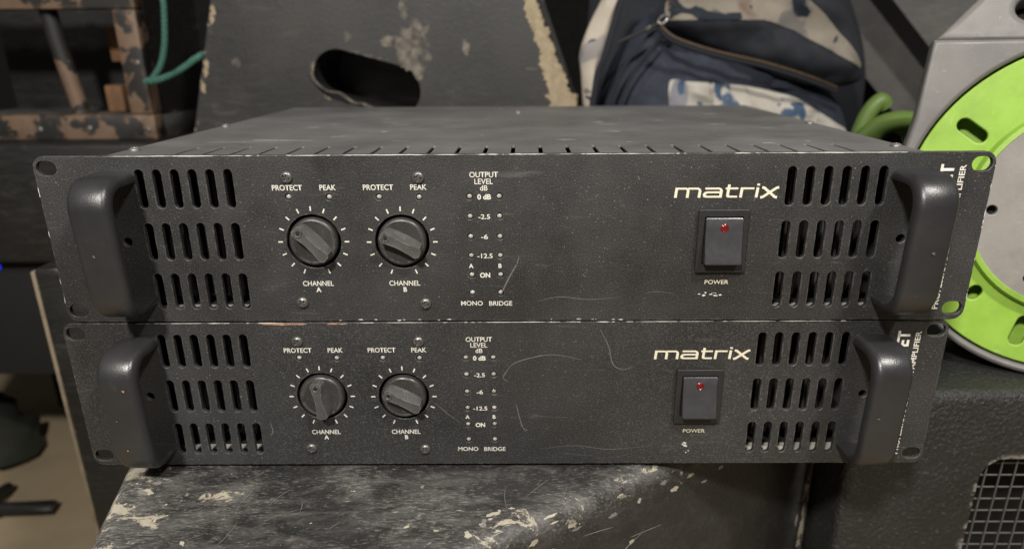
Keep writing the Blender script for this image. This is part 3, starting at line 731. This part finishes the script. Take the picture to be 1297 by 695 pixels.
for i in range(17):
    z = 300-i*8.4; w = 3+(i/16)**1.3*9+rc.random()*3; xe = 26+(274-z)*.371
    obj('paint_chip', ragged(X(xe-14-w*.25), zz(z), w, 7+rc.random()*4, 40+i, 36, .5, -.3-.05*i), 'bare', t)
for z in (266, 258, 214, 206, 190):
    obj('paint_chip', ragged(X(-319-(276-z)*.292+5), zz(z), 2.5, 5, z, 20, .6), 'bare', t)

# ------------------------------------------------------------------ navy bag
def pillow(outline, y0, bf, bb, seed=0, wr=3.0, rings=18, pw=2.6, nsm=7):
    O = smooth_path([(x, 0, z) for x, z in outline], nsm, True); n = len(O); c = sum(O, Vector())/n
    bm = bmesh.new(); sides = []
    for sgn, bl in ((-1, bf), (1, bb)):
        R = [[bm.verts.new((c.x, y0+sgn*bl, c.z))]]
        for k in range(1, rings+(1 if sgn < 0 else 0)):
            s = (k/rings)**.75; rr_ = []
            for p in O:
                q = c+(p-c)*s; hh = bl*(1-s**pw)**.62
                wv = wr*(noise.noise(Vector((q.x*.02+seed, q.z*.035, seed)))+.6*noise.noise(Vector((q.x*.06, q.z*.05, seed+3))))*min(1, (1-s)*5)
                rr_.append(bm.verts.new((q.x, y0+sgn*hh+wv, q.z)))
            R.append(rr_)
        sides.append(R)
    def skin(a, b):
        for i in range(n):
            f = list(dict.fromkeys([a[i % len(a)], a[(i+1) % n % len(a)], b[(i+1) % n], b[i]])); bm.faces.new(f)
    for R in sides:
        for a, b in zip(R, R[1:]): skin(a, b)
    skin(sides[1][-1], sides[0][-1])
    return mesh_of(bm)
def patch(outline, hosts, off=1.2, rings=16, thick=1.0):
    """panel of cloth laid on the front of the host meshes (mm outline in x, z)"""
    trees = [BVHTree.FromPolygons([v.co/S for v in me.vertices], [p.vertices[:] for p in me.polygons]) for me in hosts]
    O = smooth_path([(x, 0, z) for x, z in outline], 8, True); n = len(O); c = sum(O, Vector())/n
    bm = bmesh.new(); R = []
    def y_at(q):
        ys = [h[0].y for h in (tr.ray_cast(Vector((q.x, -1000, q.z)), Vector((0, 1, 0))) for tr in trees) if h[0]]
        return min(ys)-off if ys else None
    last = 440
    for k in range(rings+1):
        s = k/rings; row = []
        for p in ([c] if k == 0 else O):
            q = c+(p-c)*s; y = y_at(q)
            row.append((q, y))
        R.append(row)
    vr = []
    for k, row in enumerate(R):
        rv = []
        for i, (q, y) in enumerate(row):
            if y is None: y = vr[-1][i % len(vr[-1])].co.y+1.5 if vr else last
            rv.append(bm.verts.new((q.x, y, q.z)))
        vr.append(rv)
    for a, b in zip(vr, vr[1:]):
        for i in range(n): bm.faces.new(list(dict.fromkeys([a[i % len(a)], a[(i+1) % n % len(a)], b[(i+1) % n], b[i]])))
    bmesh.ops.solidify(bm, geom=bm.faces[:], thickness=-thick)
    return mesh_of(bm)
t = thing('bag', (215, 470, FLOOR), 'navy blue fabric bag with cream floral panels behind the amplifiers', 'bag')
off = Vector((-215, -470, -FLOOR))
def bag(name, me, mat):
    me.transform(Matrix.Translation(off*S)); return obj(name, me, mat, t)
main_me = pillow([(78, -340), (70, 0), (78, 120), (96, 200), (128, 250), (160, 262), (240, 240), (320, 200), (372, 140), (385, 0), (375, -340)], 492, 62, 70, 2, 13)
flap_me = pillow([(143, 252), (150, 278), (165, 305), (270, 312), (338, 262), (366, 205), (350, 188), (300, 190), (245, 210), (185, 232)], 455, 30, 60, 5, 10)
side_me = pillow([(96, 305), (110, 305), (100, 272), (93, 247), (86, 220), (79, 203), (73, 180), (70, 150), (66, 180), (64, 203), (62, 222), (70, 247), (84, 275)], 436, 9, 8, 9, 2)
back_me = pillow([(90, 330), (90, 150), (150, 100), (380, 100), (420, 180), (380, 290), (300, 360), (180, 370)], 570, 30, 40, 4, 5)
p1 = patch([(152, 254), (151, 272), (168, 302), (240, 308), (276, 279), (311, 255), (340, 229), (357, 207), (345, 210), (328, 219), (303, 234), (269, 245), (246, 252), (191, 262), (168, 256)], [flap_me])
p2 = patch([(158, 190), (164, 196), (175, 194), (205, 192), (250, 187), (290, 178), (312, 168), (345, 150), (365, 136), (330, 110), (250, 112), (170, 120), (160, 160)], [main_me], 2.0)
zp = [Vector(p) for p in [(100, 428, 232), (142, 424, 251)]]
zline = smooth_path([(139, 426, 249), (148, 424, 239), (162, 420, 231), (198, 416, 220), (248, 416, 209), (294, 422, 196), (330, 434, 184)], 8)
zl2 = [p+Vector((0, -3, 3)) for p in zline]
seam = smooth_path([(142, 440, 246), (118, 436, 222), (103, 436, 196), (92, 438, 165)], 8)
seam2 = [p+Vector((10, -2, -4)) for p in seam]
bag('main_pocket', main_me, 'navy'); bag('top_flap', flap_me, 'navydark'); bag('side_panel', side_me, 'floral'); bag('back_panel', back_me, 'navydark')
bag('floral_band', p1, 'floral'); bag('floral_panel', p2, 'floral_white')
bag('zip', mesh_of(tube(zline, 3.2, 8)), 'navydark'); bag('zip_tape', mesh_of(tube(zl2, 1.7, 8)), 'zip')
bag('seam', mesh_of(tube(seam, 1.8, 8)), 'navydark'); bag('seam', mesh_of(tube(seam2, 1.8, 8)), 'navydark')
bag('zip_pull', mesh_of(tube([zp[0].lerp(zp[1], i/6) for i in range(7)], 2.0, 8)), 'case')
bag('pull_ring', mesh_of(tube(smooth_path([(139, 421, 252), (144, 419, 257), (148, 421, 254), (143, 420, 249)], 6, True), 1.3, 8)), 'steel')
edge_l = smooth_path([(108, 433, 300), (102, 430, 270), (95, 430, 245), (88, 430, 220), (81, 432, 200), (74, 433, 150)], 8)
bag('piping', mesh_of(tube(edge_l, 3.0, 8)), 'navydark')

# ------------------------------------------------------------------ leaning dark case top right
t = thing('leaning_case', (760, 560, FLOOR), 'scratched dark grey case leaning at an angle behind the cable reel', 'case')
ax = Vector((.70, 0, -.71)); nn = Vector((.71, 0, .70))
P0 = Vector((345, 530, 285))
bm = bmesh.new()
def lc(a, b, y): return P0+ax*a+nn*b+Vector((0, y, 0))
vs = [bm.verts.new(lc(a, b, y)-Vector((760, 560, FLOOR))) for a, b, y in ((-330, 0, 40), (868, 0, 10), (868, 420, -20), (-330, 420, 10), (-330, 0, 160), (868, 0, 130), (868, 420, 100), (-330, 420, 130))]
for f in ((0, 1, 2, 3), (7, 6, 5, 4), (0, 4, 5, 1), (1, 5, 6, 2), (2, 6, 7, 3), (3, 7, 4, 0)): bm.faces.new([vs[i] for i in f])
bmesh.ops.bevel(bm, geom=bm.edges[:], offset=56, segments=8, affect='EDGES')
obj('shell', mesh_of(bm), 'slope', t)

# ------------------------------------------------------------------ green rubber strap
t = thing('rubber_strap', (340, 330, FLOOR), 'dull green rubber hose looped between the bag and the cable reel', 'hose')
p = smooth_path([(300, 330, -345), (312, 330, 40), (322, 328, 130), (328, 326, 165), (338, 325, 180), (344, 326, 176)], 8)
q = smooth_path([(318, 318, 120), (330, 314, 152), (346, 312, 163), (366, 318, 160), (384, 326, 140), (392, 330, 60), (395, 335, -340)], 8)
o_ = Vector((-350, -330, -FLOOR))
obj('hose_end', mesh_of(tube([v+o_ for v in p], 7.5, 14)), 'greenrub', t); obj('hose_loop', mesh_of(tube([v+o_ for v in q], 17, 16, 9)), 'greenrub', t)

# ------------------------------------------------------------------ left: battered rack, black case under it, board, small things
boltm = screw_me.copy(); boltm.materials.clear()
t = thing('battered_rack', (-520, 500, 131), 'battered black and tan open frame with chipped paint, upper left', 'rack')
def rk(name, a, mat='tan', **k): return obj(name, box(*a, **k), mat, t)
rk('bottom_rail', (-160, 97, 0, 22, 0, 28), bev=2); rk('top_rail', (-160, 97, 0, 22, 140, 185), bev=2)
rk('side_rail', (71.5, 97, -1.5, 23, 28.5, 139.5), bev=2); rk('side_rail', (-160, -130, -1.5, 23, 28.5, 139.5), bev=2)
rk('ledge', (-159, 96, 22.5, 150, 0, 26), 'slope', bev=1); rk('back_panel', (-159, 96, 150, 160, 0, 185), 'case')
rk('side_panel', (86, 96, 23.5, 149.5, 26.5, 185), 'case')
b = obj('rusty_bar', mesh_of(tube([Vector((-14, 18, 184)), Vector((-10, 22, 110)), Vector((0, 26, 27))], 9.5, 12)), 'tan', t)
rk('wood_block', (12, 48, 90, 120, 84, 124), 'brown', bev=2); rk('wood_block', (12, 34, 60, 90, 26.5, 58), 'brown', bev=3)
rs = [obj('bolt', boltm, 'lidscrew', t, v) for v in ((90, -1.5, 84), (88, 0, 11), (-38, 0, 12), (20, 0, 13), (-90, 0, 12))]
t = thing('black_case', (-560, 470, -10), 'plain black case under the battered tan and black frame', 'case')
obj('shell', box(-260, 158, 0, 330, 0, 140.6, bev=6, seg=3), 'case', t)
t = thing('equipment_stack', (-560, 490, FLOOR), 'black equipment cabinet with a small blue light, low on the left', 'equipment cabinet')
obj('body', box(-260, 100, 0, 300, 185, 339.5, bev=4), 'dark', t)
for x in (-250, 78):
    for y in (10, 275): obj('leg', box(x, x+14, y, y+14, 0, 184.5, bev=1.5), 'case', t)
obj('blue_light', mesh_of(lathe([(3.6, 0), (3.2, 1.6), (2, 2.6), (0, 3)], 16)), 'blue', t, (-83, 0, 331))
t = thing('edged_board', (-400, 200, FLOOR), 'dark panel with a worn pale left edge beside the amplifiers', 'panel')
obj('body', box(4.2, 66, 0, 150, 0, 412, bev=3), 'case', t)
obj('worn_edge', box(0, 4, 1, 149, 0, 409, bev=1.6), 'ply', t)
t = thing('rope', (-370, 430, FLOOR), 'teal braided rope hanging beside the battered frame', 'rope')
o_ = Vector((370, -430, -FLOOR))
rp = smooth_path([(-356, 432, 420), (-357, 431, 300), (-361, 430, 250), (-369, 430, 219), (-381, 428, 201), (-388, 427, 198), (-375, 424, 199), (-357, 424, 205), (-347, 436, 213), (-343, 450, 219), (-343, 480, 221), (-348, 520, 190), (-352, 560, -346)], 70)
obj('cord', mesh_of(tube([v+o_ for v in rp], lambda u: 3.0+.55*math.sin(u*1150), 10)), 'rope', t)
t = thing('shade_bundle', (-850, 590, FLOOR), 'dark olive soft bundle added in place of shade on the beige floor, lower left', 'bundle')  # added lump that fills the shaded floor area with dark
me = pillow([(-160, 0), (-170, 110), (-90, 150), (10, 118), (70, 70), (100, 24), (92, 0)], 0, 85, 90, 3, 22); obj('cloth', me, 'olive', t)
t = thing('stand_foot', (-660, 440, FLOOR), 'dark metal stand foot lying on the beige floor, bottom left corner', 'stand foot')
obj('foot_bar', mesh_of(tube(smooth_path([(-190, -20, 12), (-90, -4, 15), (0, 6, 12), (34, 14, 8)], 6), lambda u: 11+3*math.sin(u*9), 12, 9)), 'case', t)
obj('cross_bar', mesh_of(tube(smooth_path([(-60, 60, 8), (-50, 0, 22), (-62, -60, 8)], 6), 8, 10)), 'case', t)
obj('bolt', mesh_of(lathe([(5, 0), (5, 4), (0, 4)], 6)), 'lidscrew', t, (-30, -9, 16))
